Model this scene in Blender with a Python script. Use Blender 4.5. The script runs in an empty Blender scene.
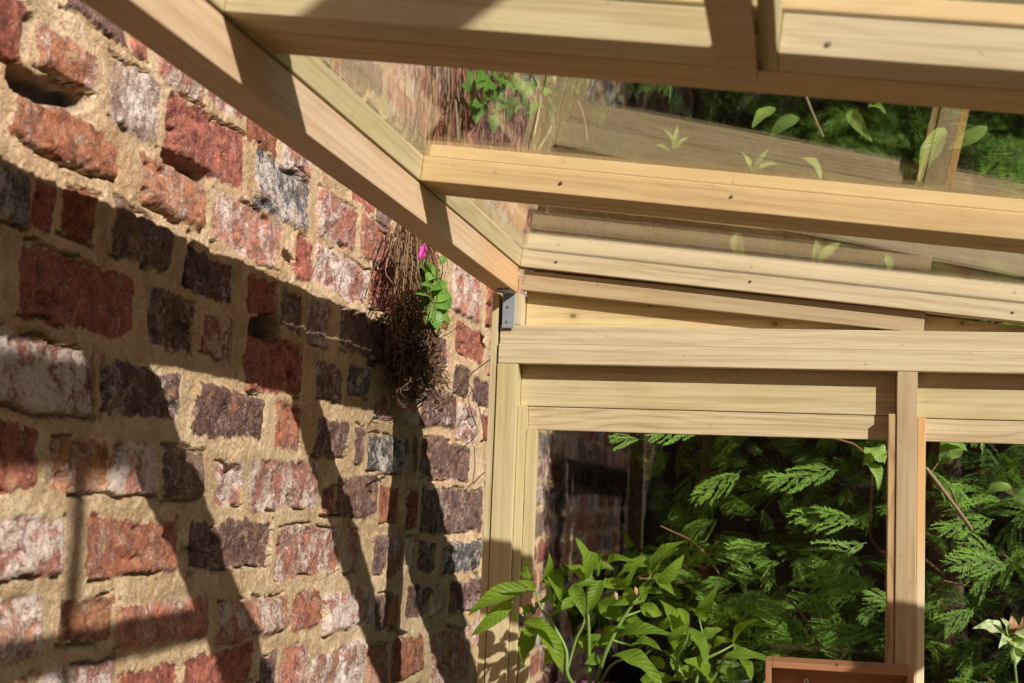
import bpy, bmesh, math, random
import numpy as np
from mathutils import Matrix, Vector

random.seed(7); RNG = np.random.default_rng(11)
scene = bpy.context.scene
COL = scene.collection
CH = 1.45                      # eye height: all coordinates below are relative to the camera, raised by CH when built
UP = Vector((0, 0, CH))

# ------------------------------------------------------------------ camera
FPX = 1422.2
yaw, pitch, roll = [math.radians(v) for v in (11.5674, 6.1269, 2.2283)]
fw = Vector((-math.sin(yaw)*math.cos(pitch), math.cos(yaw)*math.cos(pitch), math.sin(pitch)))
rt = Vector((math.cos(yaw), math.sin(yaw), 0)); dn = fw.cross(rt)
R2 = math.cos(roll)*rt - math.sin(roll)*dn
D2 = math.sin(roll)*rt + math.cos(roll)*dn
cam = bpy.data.cameras.new('camera'); co = bpy.data.objects.new('camera', cam); COL.objects.link(co)
co.matrix_world = Matrix(((R2.x, -D2.x, -fw.x, 0), (R2.y, -D2.y, -fw.y, 0), (R2.z, -D2.z, -fw.z, CH), (0, 0, 0, 1)))
cam.lens = 50; cam.sensor_width = 36; cam.clip_start = 0.02
cam.dof.use_dof = True; cam.dof.focus_distance = 2.25; cam.dof.aperture_fstop = 10
scene.camera = co

def ray(px, py):
    return R2*((px-512)/FPX) + D2*((py-341.5)/FPX) + fw
def onY(px, py, Y):
    v = ray(px, py); return v*(Y/v.y)
def onX(px, py, X):
    v = ray(px, py); return v*(X/v.x)

# ------------------------------------------------------------------ helpers
def prop(o, label=None, cat=None, group=None, kind=None):
    if label: o['label'] = label
    if cat: o['category'] = cat
    if group: o['group'] = group
    if kind: o['kind'] = kind
    return o
def thing(name, loc, label, cat, group=None):
    o = bpy.data.objects.new(name, None); COL.objects.link(o); o.empty_display_size = .05
    o.location = Vector(loc) + UP
    return prop(o, label, cat, group)
def link(name, me, mat, parent=None, M=None):
    o = bpy.data.objects.new(name, me); COL.objects.link(o)
    if mat is not None: me.materials.append(mat)
    o.matrix_world = Matrix.Translation(UP) @ (M or Matrix())
    if parent is not None:
        o.parent = parent
        pm = Matrix.Translation(parent.location) if parent.parent is None and parent.type == 'EMPTY' else parent.matrix_basis
        o.matrix_parent_inverse = pm.inverted()
    return o
def mesh_np(name, v, faces, nper, smooth=False):
    """v (N,3), faces (M,nper) int"""
    me = bpy.data.meshes.new(name)
    v = np.asarray(v, np.float32); f = np.asarray(faces, np.int32).reshape(-1, nper)
    me.vertices.add(len(v)); me.vertices.foreach_set('co', v.ravel())
    me.loops.add(f.size); me.loops.foreach_set('vertex_index', f.ravel())
    me.polygons.add(len(f)); me.polygons.foreach_set('loop_start', np.arange(len(f), dtype=np.int32)*nper)
    if smooth: me.polygons.foreach_set('use_smooth', np.ones(len(f), bool))
    me.update(calc_edges=True); me.validate()
    return me
def bm_mesh(name, bm, smooth=False):
    me = bpy.data.meshes.new(name); bmesh.ops.recalc_face_normals(bm, faces=bm.faces)
    bm.to_mesh(me); bm.free()
    if smooth:
        for p in me.polygons: p.use_smooth = True
    return me

def board(name, a, b, w, h, mat, parent=None, up=(0, 0, 1), bev=.0012, xform=None):
    """timber with its length along local X from a to b; w = sideways, h = along up"""
    a, b, up = Vector(a), Vector(b), Vector(up)
    X = (b-a).normalized(); Yv = up.cross(X).normalized(); Z = X.cross(Yv)
    L = (b-a).length
    bm = bmesh.new()
    bmesh.ops.create_cube(bm, size=1)
    for v in bm.verts: v.co = Vector((v.co.x*L, v.co.y*w, v.co.z*h))
    if bev: bmesh.ops.bevel(bm, geom=list(bm.edges), offset=bev, segments=2, affect='EDGES', profile=.6)
    # a few cuts along the length give a barely wavy, hand-sawn edge
    c = (a+b)/2
    M = Matrix(((X.x, Yv.x, Z.x, c.x), (X.y, Yv.y, Z.y, c.y), (X.z, Yv.z, Z.z, c.z), (0, 0, 0, 1)))
    return link(name, bm_mesh(name, bm), mat, parent, M)
def box(name, lo, hi, mat, parent=None, axis='x', bev=.0012):
    """axis aligned timber lo..hi with its grain along axis"""
    lo, hi = Vector(lo), Vector(hi); c = (lo+hi)/2; s = hi-lo
    if axis == 'x': return board(name, (lo.x, c.y, c.z), (hi.x, c.y, c.z), s.y, s.z, mat, parent, (0, 0, 1), bev)
    if axis == 'y': return board(name, (c.x, lo.y, c.z), (c.x, hi.y, c.z), s.x, s.z, mat, parent, (0, 0, 1), bev)
    return board(name, (c.x, c.y, lo.z), (c.x, c.y, hi.z), s.x, s.y, mat, parent, (0, 1, 0), bev)
def prism(name, poly, y0, y1, mat, parent=None, bev=.001):
    bm = bmesh.new()
    f = bm.faces.new([bm.verts.new((x, y0, z)) for x, z in poly])
    r = bmesh.ops.extrude_face_region(bm, geom=[f])
    for e in r['geom']:
        if isinstance(e, bmesh.types.BMVert): e.co.y = y1
    if bev: bmesh.ops.bevel(bm, geom=list(bm.edges), offset=bev, segments=1, affect='EDGES')
    return link(name, bm_mesh(name, bm), mat, parent)

def tubes(paths, radii, sides=5):
    """arrays for many tapered tubes: paths = list of (n,3), radii = list of (n,) or float"""
    V, Fq = [], []; off = 0
    for P, r in zip(paths, radii):
        P = np.asarray(P, float); n = len(P); r = np.broadcast_to(np.asarray(r, float), (n,))
        T = np.gradient(P, axis=0); T /= np.linalg.norm(T, axis=1, keepdims=True)+1e-9
        ref = np.array([0.31, .77, .55]); A = np.cross(T, ref); A /= np.linalg.norm(A, axis=1, keepdims=True)+1e-9
        B = np.cross(T, A); th = np.arange(sides)*2*math.pi/sides
        ring = P[:, None] + r[:, None, None]*(A[:, None]*np.cos(th)[None, :, None] + B[:, None]*np.sin(th)[None, :, None])
        V.append(ring.reshape(-1, 3))
        i, j = np.meshgrid(np.arange(n-1), np.arange(sides), indexing='ij'); j2 = (j+1) % sides
        Fq.append(off + np.stack([i*sides+j, i*sides+j2, (i+1)*sides+j2, (i+1)*sides+j], -1).reshape(-1, 4))
        off += n*sides
    return np.concatenate(V), np.concatenate(Fq)
def tube_obj(name, paths, radii, mat, parent=None, sides=6):
    V, F = tubes(paths, radii, sides)
    return link(name, mesh_np(name, V, F, 4, True), mat, parent)
def smooth_path(pts, n=10):
    P = np.asarray([tuple(p) for p in pts], float)
    if len(P) < 3:
        t = np.linspace(0, 1, n)[:, None]; return P[0]*(1-t)+P[-1]*t
    out = []; Q = np.vstack([2*P[0]-P[1], P, 2*P[-1]-P[-2]])
    for i in range(1, len(Q)-2):
        t = np.linspace(0, 1, n, endpoint=False)[:, None]
        a, b, c, d = Q[i-1], Q[i], Q[i+1], Q[i+2]
        out.append(.5*((2*b)+(c-a)*t+(2*a-5*b+4*c-d)*t**2+(3*b-a-3*c+d)*t**3))
    out.append(P[-1:]); return np.vstack(out)

# ------------------------------------------------------------------ numpy noise
def vnoise(x, y, seed=0):
    xi = np.floor(x).astype(np.int64); yi = np.floor(y).astype(np.int64)
    u = x-xi; v = y-yi; u = u*u*(3-2*u); v = v*v*(3-2*v)
    def h(a, b):
        n = (a*374761393 + b*668265263 + seed*974634777) & 0x7fffffff
        n = ((n ^ (n >> 13))*1274126177) & 0x7fffffff
        n = (n ^ (n >> 16)) & 0xffff
        return n/65535.
    return (h(xi, yi)*(1-u)+h(xi+1, yi)*u)*(1-v) + (h(xi, yi+1)*(1-u)+h(xi+1, yi+1)*u)*v
def fbm(x, y, seed=0, oct=4):
    s = 0; a = .5
    for o in range(oct):
        s = s + a*(vnoise(x*2**o, y*2**o, seed+o*17)-.5); a *= .5
    return s*2

# ------------------------------------------------------------------ materials
def new_mat(name):
    m = bpy.data.materials.new(name); m.use_nodes = True
    nt = m.node_tree; nt.nodes.clear()
    out = nt.nodes.new('ShaderNodeOutputMaterial')
    return m, nt, out
class N:
    def __init__(s, nt): s.nt = nt
    def __call__(s, typ, **kw):
        n = s.nt.nodes.new('ShaderNode'+typ)
        for k, v in kw.items():
            if k.startswith('i_'):
                key = k[2:]
                n.inputs[int(key) if key.isdigit() else key.replace('_', ' ')].default_value = v
            else: setattr(n, k, v)
        return n
    def l(s, a, b): s.nt.links.new(a, b)
    def math(s, op, a, b=None, clamp=False):
        n = s.nt.nodes.new('ShaderNodeMath'); n.operation = op; n.use_clamp = clamp
        for i, v in enumerate((a, b)):
            if v is None: continue
            if isinstance(v, (int, float)): n.inputs[i].default_value = v
            else: s.l(v, n.inputs[i])
        return n.outputs[0]
    def mix(s, f, a, b, mode='MIX'):
        n = s.nt.nodes.new('ShaderNodeMix'); n.data_type = 'RGBA'; n.blend_type = mode
        for i, v in ((0, f), (6, a), (7, b)):
            if isinstance(v, (int, float)): n.inputs[i].default_value = v
            elif isinstance(v, tuple): n.inputs[i].default_value = (*v, 1)[:4]
            else: s.l(v, n.inputs[i])
        return n.outputs[2]
    def ss(s, x, lo, hi):
        n = s.nt.nodes.new('ShaderNodeMapRange'); n.interpolation_type = 'SMOOTHSTEP'
        s.l(x, n.inputs[0]); n.inputs[1].default_value = lo; n.inputs[2].default_value = hi
        return n.outputs[0]
    def noise(s, vec, scale, detail=3, rough=.55, dist=0.):
        n = s.nt.nodes.new('ShaderNodeTexNoise'); n.inputs['Scale'].default_value = scale
        n.inputs['Detail'].default_value = detail; n.inputs['Roughness'].default_value = rough; n.inputs['Distortion'].default_value = dist
        if vec is not None: s.l(vec, n.inputs['Vector'])
        return n.outputs[0]
    def mapping(s, vec, scale=(1, 1, 1), rot=(0, 0, 0)):
        n = s.nt.nodes.new('ShaderNodeMapping'); n.inputs['Scale'].default_value = scale; n.inputs['Rotation'].default_value = rot
        s.l(vec, n.inputs['Vector']); return n.outputs[0]

def wood_mat(name, light, dark, green=(.48, .52, .30), greenamt=.35, rough=.62, saw=0., ring=.5, knots=(), endtint=None):
    m, nt, out = new_mat(name); n = N(nt)
    tc = n('TexCoord'); oi = n('ObjectInfo')
    off = n('VectorMath', operation='SCALE'); n.l(oi.outputs['Random'], off.inputs['Scale']); off.inputs[0].default_value = (37.1, 11.3, 23.7)
    ad = n('VectorMath', operation='ADD'); n.l(tc.outputs['Object'], ad.inputs[0]); n.l(off.outputs[0], ad.inputs[1])
    P = ad.outputs[0]
    # cathedral rings: bands across the section, wandering along the length
    wob = n.noise(n.mapping(P, (2.2, 14, 14)), 1.0, 2, .5)
    sep = n('SeparateXYZ'); n.l(P, sep.inputs[0])
    r = n.math('ADD', n.math('MULTIPLY', sep.outputs[1], 60.), n.math('MULTIPLY', sep.outputs[2], 85.))
    r = n.math('ADD', r, n.math('MULTIPLY', wob, 9.))
    band = n.math('FRACT', r)
    band = n.math('POWER', n.math('ABSOLUTE', n.math('SUBTRACT', n.math('MULTIPLY', band, 2.), 1.)), 3.0)
    fib = n.noise(n.mapping(P, (5, 330, 330)), 1., 2, .6)
    grain = n.noise(n.mapping(P, (2.0, 95, 95)), 1., 4, .65)
    f = n.math('ADD', n.math('MULTIPLY', band, .42*ring), n.math('ADD', n.math('MULTIPLY', n.math('SUBTRACT', fib, .5), .95), n.math('MULTIPLY', n.math('SUBTRACT', grain, .43), 1.9)), True)
    c = n.mix(f, light, dark)
    c = n.mix(n.math('MULTIPLY', n.ss(n.noise(n.mapping(P, (7, 25, 25)), 1., 3, .6), .45, .70), .45), c, n.mix(1., c, (.84, .76, .66), 'MULTIPLY'))
    blot = n.ss(n.noise(n.mapping(P, (3, 9, 9)), 1., 3, .5), .42, .72)
    c = n.mix(n.math('MULTIPLY', blot, greenamt), c, n.mix(1., c, (green[0]*1.9, green[1]*1.9, green[2]*1.9), 'MULTIPLY'))
    # knots
    vo = n('TexVoronoi', feature='F1'); n.l(n.mapping(P, (3.1, 17, 17)), vo.inputs['Vector']); vo.inputs['Scale'].default_value = 1.
    kn = n.math('SUBTRACT', 1., n.ss(vo.outputs['Distance'], .05, .17))
    sel = n('SeparateColor'); n.l(vo.outputs['Color'], sel.inputs[0])
    kn = n.math('MULTIPLY', kn, n.math('GREATER_THAN', sel.outputs[0], .72))
    c = n.mix(n.math('MULTIPLY', kn, .75), c, (dark[0]*.45, dark[1]*.36, dark[2]*.3))
    for (kx, ky, kz, kr) in knots:
        vm = n('VectorMath', operation='DISTANCE'); n.l(n.mapping(tc.outputs['Object'], (.8, 1, 1.15)), vm.inputs[0]); vm.inputs[1].default_value = (kx*.8, ky, kz*1.15)
        dd = n.math('ADD', vm.outputs['Value'], n.math('MULTIPLY', n.math('SUBTRACT', wob, .5), kr*.8))
        c = n.mix(n.math('MULTIPLY', n.math('SUBTRACT', 1., n.ss(dd, kr*.6, kr*3.2)), .45), c, (dark[0]*1.0, dark[1]*.85, dark[2]*.7))
        c = n.mix(n.math('MULTIPLY', n.math('SUBTRACT', 1., n.ss(dd, kr*.5, kr*1.15)), .8), c, (.13, .10, .05))
    if endtint:
        ex = n('SeparateXYZ'); n.l(tc.outputs['Object'], ex.inputs[0])
        c = n.mix(n.math('MULTIPLY', n.ss(n.math('ADD', ex.outputs[0], n.math('MULTIPLY', wob, .12)), endtint[0], endtint[0]+.16), .75), c, n.mix(1., c, endtint[1], 'MULTIPLY'))
    # weather specks
    sp = n.ss(n.noise(n.mapping(P, (60, 130, 130)), 1., 2, .7), .68, .76)
    c = n.mix(n.math('MULTIPLY', sp, .35), c, (dark[0]*.4, dark[1]*.36, dark[2]*.32))
    h = n.math('ADD', n.math('MULTIPLY', fib, .5), n.math('MULTIPLY', grain, .6))
    if saw:
        sw = n('TexWave', wave_type='BANDS', bands_direction='X'); n.l(n.mapping(P, (1, 1, 1), (0, .5, .5)), sw.inputs['Vector'])
        sw.inputs['Scale'].default_value = 75; sw.inputs['Distortion'].default_value = 1.5; sw.inputs['Detail'].default_value = 1
        c = n.mix(n.math('MULTIPLY', sw.outputs[1], saw*.45), c, (dark[0]*.8, dark[1]*.72, dark[2]*.65))
        h = n.math('ADD', h, n.math('MULTIPLY', sw.outputs[1], saw))
    bs = n('BsdfPrincipled'); n.l(c, bs.inputs['Base Color']); bs.inputs['Roughness'].default_value = rough
    bs.inputs['Specular IOR Level'].default_value = .3
    bp = n('Bump'); bp.inputs['Strength'].default_value = .35; bp.inputs['Distance'].default_value = .0012
    n.l(h, bp.inputs['Height']); n.l(bp.outputs[0], bs.inputs['Normal'])
    n.l(bs.outputs[0], out.inputs[0]); return m

W_GREEN = wood_mat('treated_pine_green', (.57, .46, .275), (.34, .235, .11), greenamt=.38)
W_PALE = wood_mat('sawn_pine_pale', (.61, .49, .325), (.36, .245, .13), greenamt=.10)
W_TAN = wood_mat('sawn_pine_tan', (.64, .44, .27), (.45, .27, .135), greenamt=.03, saw=.8)
W_BEAM = wood_mat('sawn_beam', (.78, .565, .39), (.52, .33, .19), greenamt=.02, saw=1., endtint=(.66, (1.0, .84, .60)))
W_ORANGE = wood_mat('sawn_pine_orange', (.61, .425, .215), (.40, .235, .095), greenamt=.0)
W_WEATHER = wood_mat('weathered_lath', (.50, .365, .225), (.29, .20, .105), greenamt=.1, saw=.18)
W_STRIPE = wood_mat('striped_bead', (.50, .33, .17), (.26, .15, .06), greenamt=0, ring=1.4)
W_TWO = wood_mat('two_tone_bead', (.68, .56, .36), (.48, .33, .17), greenamt=0, endtint=(.14, (.95, .60, .30)))
W_RAIL = wood_mat('reeded_rail', (.60, .475, .30), (.34, .225, .11), greenamt=.1, ring=1.1)
W_BOX = wood_mat('red_cedar', (.36, .165, .082), (.23, .095, .045), greenamt=0, rough=.5, ring=.25)

def plain(name, col, rough=.6, metal=0., nscale=0, namt=.3, bump=0.):
    m, nt, out = new_mat(name); n = N(nt)
    bs = n('BsdfPrincipled'); bs.inputs['Roughness'].default_value = rough; bs.inputs['Metallic'].default_value = metal
    if nscale:
        tc = n('TexCoord'); v = n.noise(tc.outputs['Object'], nscale, 4)
        c = n.mix(n.math('MULTIPLY', v, namt*2), col, tuple(x*.35 for x in col)); n.l(c, bs.inputs['Base Color'])
        if bump:
            bp = n('Bump'); bp.inputs['Distance'].default_value = bump; n.l(v, bp.inputs['Height']); n.l(bp.outputs[0], bs.inputs['Normal'])
    else: bs.inputs['Base Color'].default_value = (*col, 1)
    n.l(bs.outputs[0], out.inputs[0]); return m
STEEL = plain('galvanised_steel', (.36, .395, .44), .45, .2, 60, .3)
SCREW = plain('screw_head', (.42, .42, .40), .4, .8)
NAILDK = plain('rusty_nail', (.09, .06, .045), .7, .3)
WIRE = plain('dark_wire', (.03, .028, .026), .6)
POT = plain('purple_plastic', (.13, .035, .09), .45)
SOIL = plain('potting_soil', (.045, .03, .02), .95, 0, 80, .4, .004)
TWIG = plain('pale_twig', (.46, .36, .24), .8, 0, 40, .3)
DRY = plain('dry_stems', (.21, .11, .055), .85, 0, 30, .4)
DRYL = plain('straw_stems', (.36, .21, .11), .85, 0, 30, .4)
CREEP = plain('red_stems', (.30, .085, .06), .8, 0, 30, .4)
BARK = plain('bark', (.10, .062, .04), .95, 0, 35, .5, .006)
MAG = plain('magenta_petal', (.50, .02, .27), .6)
CHILLI = plain('dark_chilli', (.02, .022, .015), .22)
PEACH = plain('faded_petal', (.46, .24, .14), .6)
CLIP = plain('grey_clip', (.42, .44, .47), .35, .4)

def leaf_mat(name, ca, cb, trans=.35, rough=.42, varieg=None, attr=None, veins=False):
    m, nt, out = new_mat(name); n = N(nt)
    tc = n('TexCoord'); v = n.noise(tc.outputs['Object'], 28, 3)
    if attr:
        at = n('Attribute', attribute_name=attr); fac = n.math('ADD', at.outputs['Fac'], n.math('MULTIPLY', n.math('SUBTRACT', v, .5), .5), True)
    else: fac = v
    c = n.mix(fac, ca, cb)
    if varieg:
        vv = n.ss(n.noise(tc.outputs['Object'], 120, 3), .5, .56); c = n.mix(vv, c, varieg)
    bump = None
    if veins:
        va = n('Attribute', attribute_name='vein'); sv = n('SeparateXYZ'); n.l(va.outputs['Vector'], sv.inputs[0])
        ph = n.math('FRACT', n.math('SUBTRACT', n.math('MULTIPLY', sv.outputs[0], 9.), n.math('MULTIPLY', sv.outputs[1], 1.6)))
        ln = n.math('SUBTRACT', 1., n.ss(n.math('ABSOLUTE', n.math('SUBTRACT', ph, .5)), .0, .16))
        ln = n.math('MAXIMUM', ln, n.math('SUBTRACT', 1., n.ss(sv.outputs[1], .02, .10)))
        c = n.mix(n.math('MULTIPLY', sv.outputs[2], .75), c, n.mix(1., c, (1.55, 1.35, 1.1), 'MULTIPLY'))
        c = n.mix(n.math('MULTIPLY', ln, .35), c, n.mix(1., c, (1.8, 1.6, 2.2), 'MULTIPLY'))
        bump = n('Bump'); bump.inputs['Distance'].default_value = .0016; n.l(n.math('SUBTRACT', n.math('MULTIPLY', v, .8), ln), bump.inputs['Height'])
    bs = n('BsdfPrincipled'); n.l(c, bs.inputs['Base Color']); bs.inputs['Roughness'].default_value = rough; bs.inputs['Specular IOR Level'].default_value = .28
    if bump: n.l(bump.outputs[0], bs.inputs['Normal'])
    tr = n('BsdfTranslucent'); n.l(n.mix(1., c, (1.25, 1.35, .5), 'MULTIPLY'), tr.inputs['Color'])
    mx = n('MixShader'); mx.inputs[0].default_value = trans; n.l(bs.outputs[0], mx.inputs[1]); n.l(tr.outputs[0], mx.inputs[2])
    n.l(mx.outputs[0], out.inputs[0]); return m
PEPPER = leaf_mat('pepper_leaf', (.085, .175, .018), (.25, .39, .045), .48, .46, veins=True)
PSTEM = plain('pepper_stem', (.16, .25, .05), .5)
WEED = leaf_mat('weed_leaf', (.07, .18, .03), (.20, .38, .07), .3, veins=True)
CLIMB = leaf_mat('climber_leaf', (.14, .27, .05), (.34, .50, .15), .4, veins=True)
VARI = leaf_mat('pale_leaf', (.62, .66, .36), (.74, .74, .48), .35, varieg=(.30, .45, .16))
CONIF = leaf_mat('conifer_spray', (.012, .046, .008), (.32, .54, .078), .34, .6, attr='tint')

def glass_mat():
    m, nt, out = new_mat('clear_glass'); n = N(nt)
    # both faces of the thin pane reflect like air-to-glass (rays pass straight through it)
    fr = n('Fresnel'); ge = n('NewGeometry')
    n.l(n.math('SUBTRACT', 1.52, n.math('MULTIPLY', ge.outputs['Backfacing'], 1.52-1/1.52)), fr.inputs['IOR'])
    tr = n('BsdfTransparent'); tr.inputs['Color'].default_value = (.97, .985, .975, 1)
    gl = n('BsdfGlossy'); gl.inputs['Roughness'].default_value = .0; gl.inputs['Color'].default_value = (1, 1, 1, 1)
    mx = n('MixShader'); n.l(fr.outputs[0], mx.inputs[0]); n.l(tr.outputs[0], mx.inputs[1]); n.l(gl.outputs[0], mx.inputs[2])
    n.l(mx.outputs[0], out.inputs[0]); return m
GLASS = glass_mat()

def brick_mat():
    m, nt, out = new_mat('old_brickwork'); n = N(nt)
    tc = n('TexCoord'); P = tc.outputs['Object']
    sdf = n('Attribute', attribute_name='sdf').outputs['Fac']
    ca = n('Attribute', attribute_name='bcol'); lime = n('Attribute', attribute_name='lime').outputs['Fac']
    # ragged arris at millimetre scale, mortar smeared over the edges
    rag = n.math('ADD', n.math('MULTIPLY', n.math('SUBTRACT', n.noise(P, 170, 4, .7), .5), .012), n.math('MULTIPLY', n.math('SUBTRACT', n.noise(P, 50, 3, .6), .45), .024))
    mask = n.ss(n.math('ADD', sdf, rag), .0014, -.0014)
    n1 = n.noise(P, 45, 5, .7); n2 = n.noise(P, 190, 4, .7); n4 = n.noise(P, 520, 3, .7)
    n3 = n.noise(n.mapping(P, (60, 90, 30)), 1, 5, .72)
    big = n.noise(P, 9, 4, .65)
    base = ca.outputs['Color']
    b = n.mix(n.ss(n1, .38, .68), base, n.mix(1., base, (.40, .38, .44), 'MULTIPLY'))
    b = n.mix(n.math('MULTIPLY', n.ss(n.noise(P, 33, 4, .65), .55, .68), .50), b, (.50, .20, .10))
    b = n.mix(n.math('MULTIPLY', n.ss(n2, .5, .72), .45), b, n.mix(1., b, (1.7, 1.6, 1.5), 'MULTIPLY'))
    b = n.mix(n.math('MULTIPLY', n.ss(n4, .45, .30), .55), b, n.mix(1., b, (.35, .32, .32), 'MULTIPLY'))
    # lime bloom and old paint left on the faces
    wl = n.math('ADD', n.math('MULTIPLY', n3, .28), n.math('ADD', n.math('MULTIPLY', n2, .42), n.math('MULTIPLY', n4, .30)))
    lm = n.math('MULTIPLY', lime, n.math('ADD', .55, n.math('MULTIPLY', n.ss(n.noise(P, 24, 4, .65), .38, .62), .85)))
    thr = n.math('SUBTRACT', .615, n.math('MULTIPLY', lm, .125))
    wf = n.ss(n.math('SUBTRACT', wl, thr), -.03, .10)
    b = n.mix(n.math('MULTIPLY', wf, .80), b, (.76, .64, .58))
    b = n.mix(n.math('MULTIPLY', n.ss(n.noise(P, 230, 4, .75), .58, .66), .40), b, (.76, .66, .60))
    b = n.mix(n.math('MULTIPLY', n.ss(n.noise(P, 95, 4, .75), .59, .66), .75), b, (.05, .038, .038))
    b = n.mix(n.math('MULTIPLY', n.ss(n.noise(P, 38, 5, .7), .56, .68), .6), b, (.44, .31, .18))
    mo = n.mix(n.ss(big, .35, .65), (.49, .31, .165), (.66, .465, .29))
    mo = n.mix(n.math('MULTIPLY', n.ss(n1, .5, .66), .5), mo, (.78, .63, .46))
    mo = n.mix(n.math('MULTIPLY', n.ss(n2, .52, .66), .55), mo, (.40, .255, .14))
    mo = n.mix(n.math('MULTIPLY', n.ss(n4, .56, .66), .6), mo, (.74, .66, .54))
    mo = n.mix(n.math('MULTIPLY', n.ss(n.noise(P, 300, 2, .6), .62, .68), .7), mo, (.16, .10, .06))
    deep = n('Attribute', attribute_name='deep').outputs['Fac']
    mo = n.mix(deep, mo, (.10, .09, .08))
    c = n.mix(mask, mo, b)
    bs = n('BsdfPrincipled'); n.l(c, bs.inputs['Base Color']); bs.inputs['Roughness'].default_value = .9; bs.inputs['Specular IOR Level'].default_value = .2
    h = n.math('ADD', n.math('MULTIPLY', n1, 1.1), n.math('ADD', n.math('MULTIPLY', n2, .55), n.math('MULTIPLY', n4, .22)))
    h = n.math('ADD', h, n.math('MULTIPLY', wf, .10))
    bp = n('Bump'); bp.inputs['Strength'].default_value = 1.; bp.inputs['Distance'].default_value = .0065
    n.l(h, bp.inputs['Height']); n.l(bp.outputs[0], bs.inputs['Normal'])
    n.l(bs.outputs[0], out.inputs[0]); return m
BRICK = brick_mat()

def ground_mat():
    m, nt, out = new_mat('garden_ground'); n = N(nt)
    tc = n('TexCoord'); a = n.noise(tc.outputs['Object'], 3, 4); b = n.noise(tc.outputs['Object'], 60, 4)
    c = n.mix(n.ss(a, .4, .6), (.06, .085, .025), (.11, .085, .05)); c = n.mix(n.math('MULTIPLY', b, .6), c, (.03, .03, .015))
    bs = n('BsdfPrincipled'); n.l(c, bs.inputs['Base Color']); bs.inputs['Roughness'].default_value = .95
    bp = n('Bump'); bp.inputs['Distance'].default_value = .02; n.l(b, bp.inputs['Height']); n.l(bp.outputs[0], bs.inputs['Normal'])
    n.l(bs.outputs[0], out.inputs[0]); return m
GROUND = ground_mat()
FENCE = wood_mat('fence_brown', (.16, .10, .06), (.09, .055, .03), greenamt=.2)

# ------------------------------------------------------------------ the brick wall
WX = -.73
# (x left, x right, y top, y bottom) in the photograph along each brick's middle, and its kind
BR = [(-30,28,-14,55,'R'),(36,97,38,82,'O'),(108,160,66,132,'W'),(164,245,110,173,'R'),(254,308,160,222,'K'),(12,118,114,160,'O'),(140,203,166,216,'O'),
 (66,128,2,28,'D'),(129,147,33,56,'O'),(156,204,62,92,'P'),(207,244,84,112,'P'),(247,277,117,150,'R'),(281,312,148,178,'P'),
 (-20,31,164,222,'K'),(33,56,180,234,'R'),(63,97,187,240,'R'),(112,172,212,264,'D'),(184,234,254,298,'D'),(211,281,206,255,'P'),(292,311,237,281,'R'),
 (20,135,260,330,'R'),(149,193,294,350,'D'),(202,231,318,358,'P'),(247,278,276,318,'R'),(246,301,336,394,'R'),(281,302,292,331,'D'),
 (-20,94,340,408,'P'),(101,179,367,417,'D'),(192,261,389,439,'D'),(275,300,405,451,'O'),(-20,40,421,491,'R'),(48,108,437,496,'O'),(111,157,441,497,'P'),(161,202,448,501,'D'),
 (215,243,462,505,'P'),(249,318,460,511,'P'),(-20,63,516,578,'P'),(84,174,519,577,'O'),(187,269,520,571,'D'),(275,341,527,575,'P'),(345,356,530,573,'W'),
 (-20,44,598,662,'P'),(60,110,600,646,'O'),(116,205,602,643,'O'),(218,285,598,637,'P'),(292,318,591,630,'O'),(324,372,590,629,'P'),(376,392,591,629,'D'),
 (-20,30,678,730,'R'),(38,114,668,720,'P'),(120,174,666,716,'R'),(182,252,650,692,'R'),(258,276,655,695,'D'),(280,308,647,692,'P'),(311,364,647,692,'P'),(367,386,646,690,'O'),
 (391,423,637,677,'R'),(432,470,630,685,'P'),
 (317,342,363,399,'D'),(315,349,419,457,'D'),(368,407,434,472,'K'),(372,393,393,417,'P'),(402,418,399,425,'P'),(348,369,366,396,'K'),(337,374,475,519,'D'),(322,337,487,514,'R'),
 (378,399,486,522,'R'),(406,418,489,527,'R'),(419,454,390,428,'D'),(420,468,440,480,'D'),(420,481,489,533,'D'),(451,467,365,395,'D'),(472,487,378,405,'D'),(455,476,405,442,'P'),
 (372,386,533,574,'D'),(388,402,534,575,'P'),(406,415,536,573,'P'),(418,435,540,572,'D'),(441,481,541,572,'K'),(385,398,594,630,'O'),(407,430,585,617,'D'),(432,442,583,615,'P'),(448,481,580,611,'D'),
 (316,354,198,246,'P'),(358,391,221,266,'O'),(313,367,256,296,'P'),(369,396,274,315,'R'),(338,386,316,356,'D'),(307,329,299,345,'W'),(452,478,268,318,'P'),(455,482,326,359,'R'),
 (350,373,192,208,'R'),(374,391,209,236,'D'),(398,440,236,268,'R'),(404,450,282,320,'R'),(399,446,330,366,'D'),(484,496,285,330,'R')]
BASE = {'R': (.37, .118, .072), 'O': (.50, .195, .105), 'W': (.44, .25, .19), 'K': (.10, .092, .092), 'D': (.19, .103, .08), 'P': (.47, .18, .12)}
LIME = {'R': .40, 'O': .65, 'W': 1.25, 'K': 1.05, 'D': .62, 'P': 1.2}
bricks = []
for xl, xr, yt, yb, k in BR:
    ym = (yt+yb)/2; xm = (xl+xr)/2
    yl = onX(xl, ym, WX).y; yr = onX(xr, ym, WX).y
    zt = onX(xm, yt, WX).z; zb = onX(xm, yb, WX).z
    # courses run towards the vanishing point, so the ends of the middle line give the drift
    bricks.append((yl, yr, zb, zt, k))
seen = list(bricks)
def free(y0, y1, z0, z1):
    for a, b, c, d, _ in seen:
        if y0 < b+.006 and y1 > a-.006 and z0 < d+.008 and z1 > c-.008: return False
    return True
rb = random.Random(5)
z = -1.47; row = 0
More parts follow.
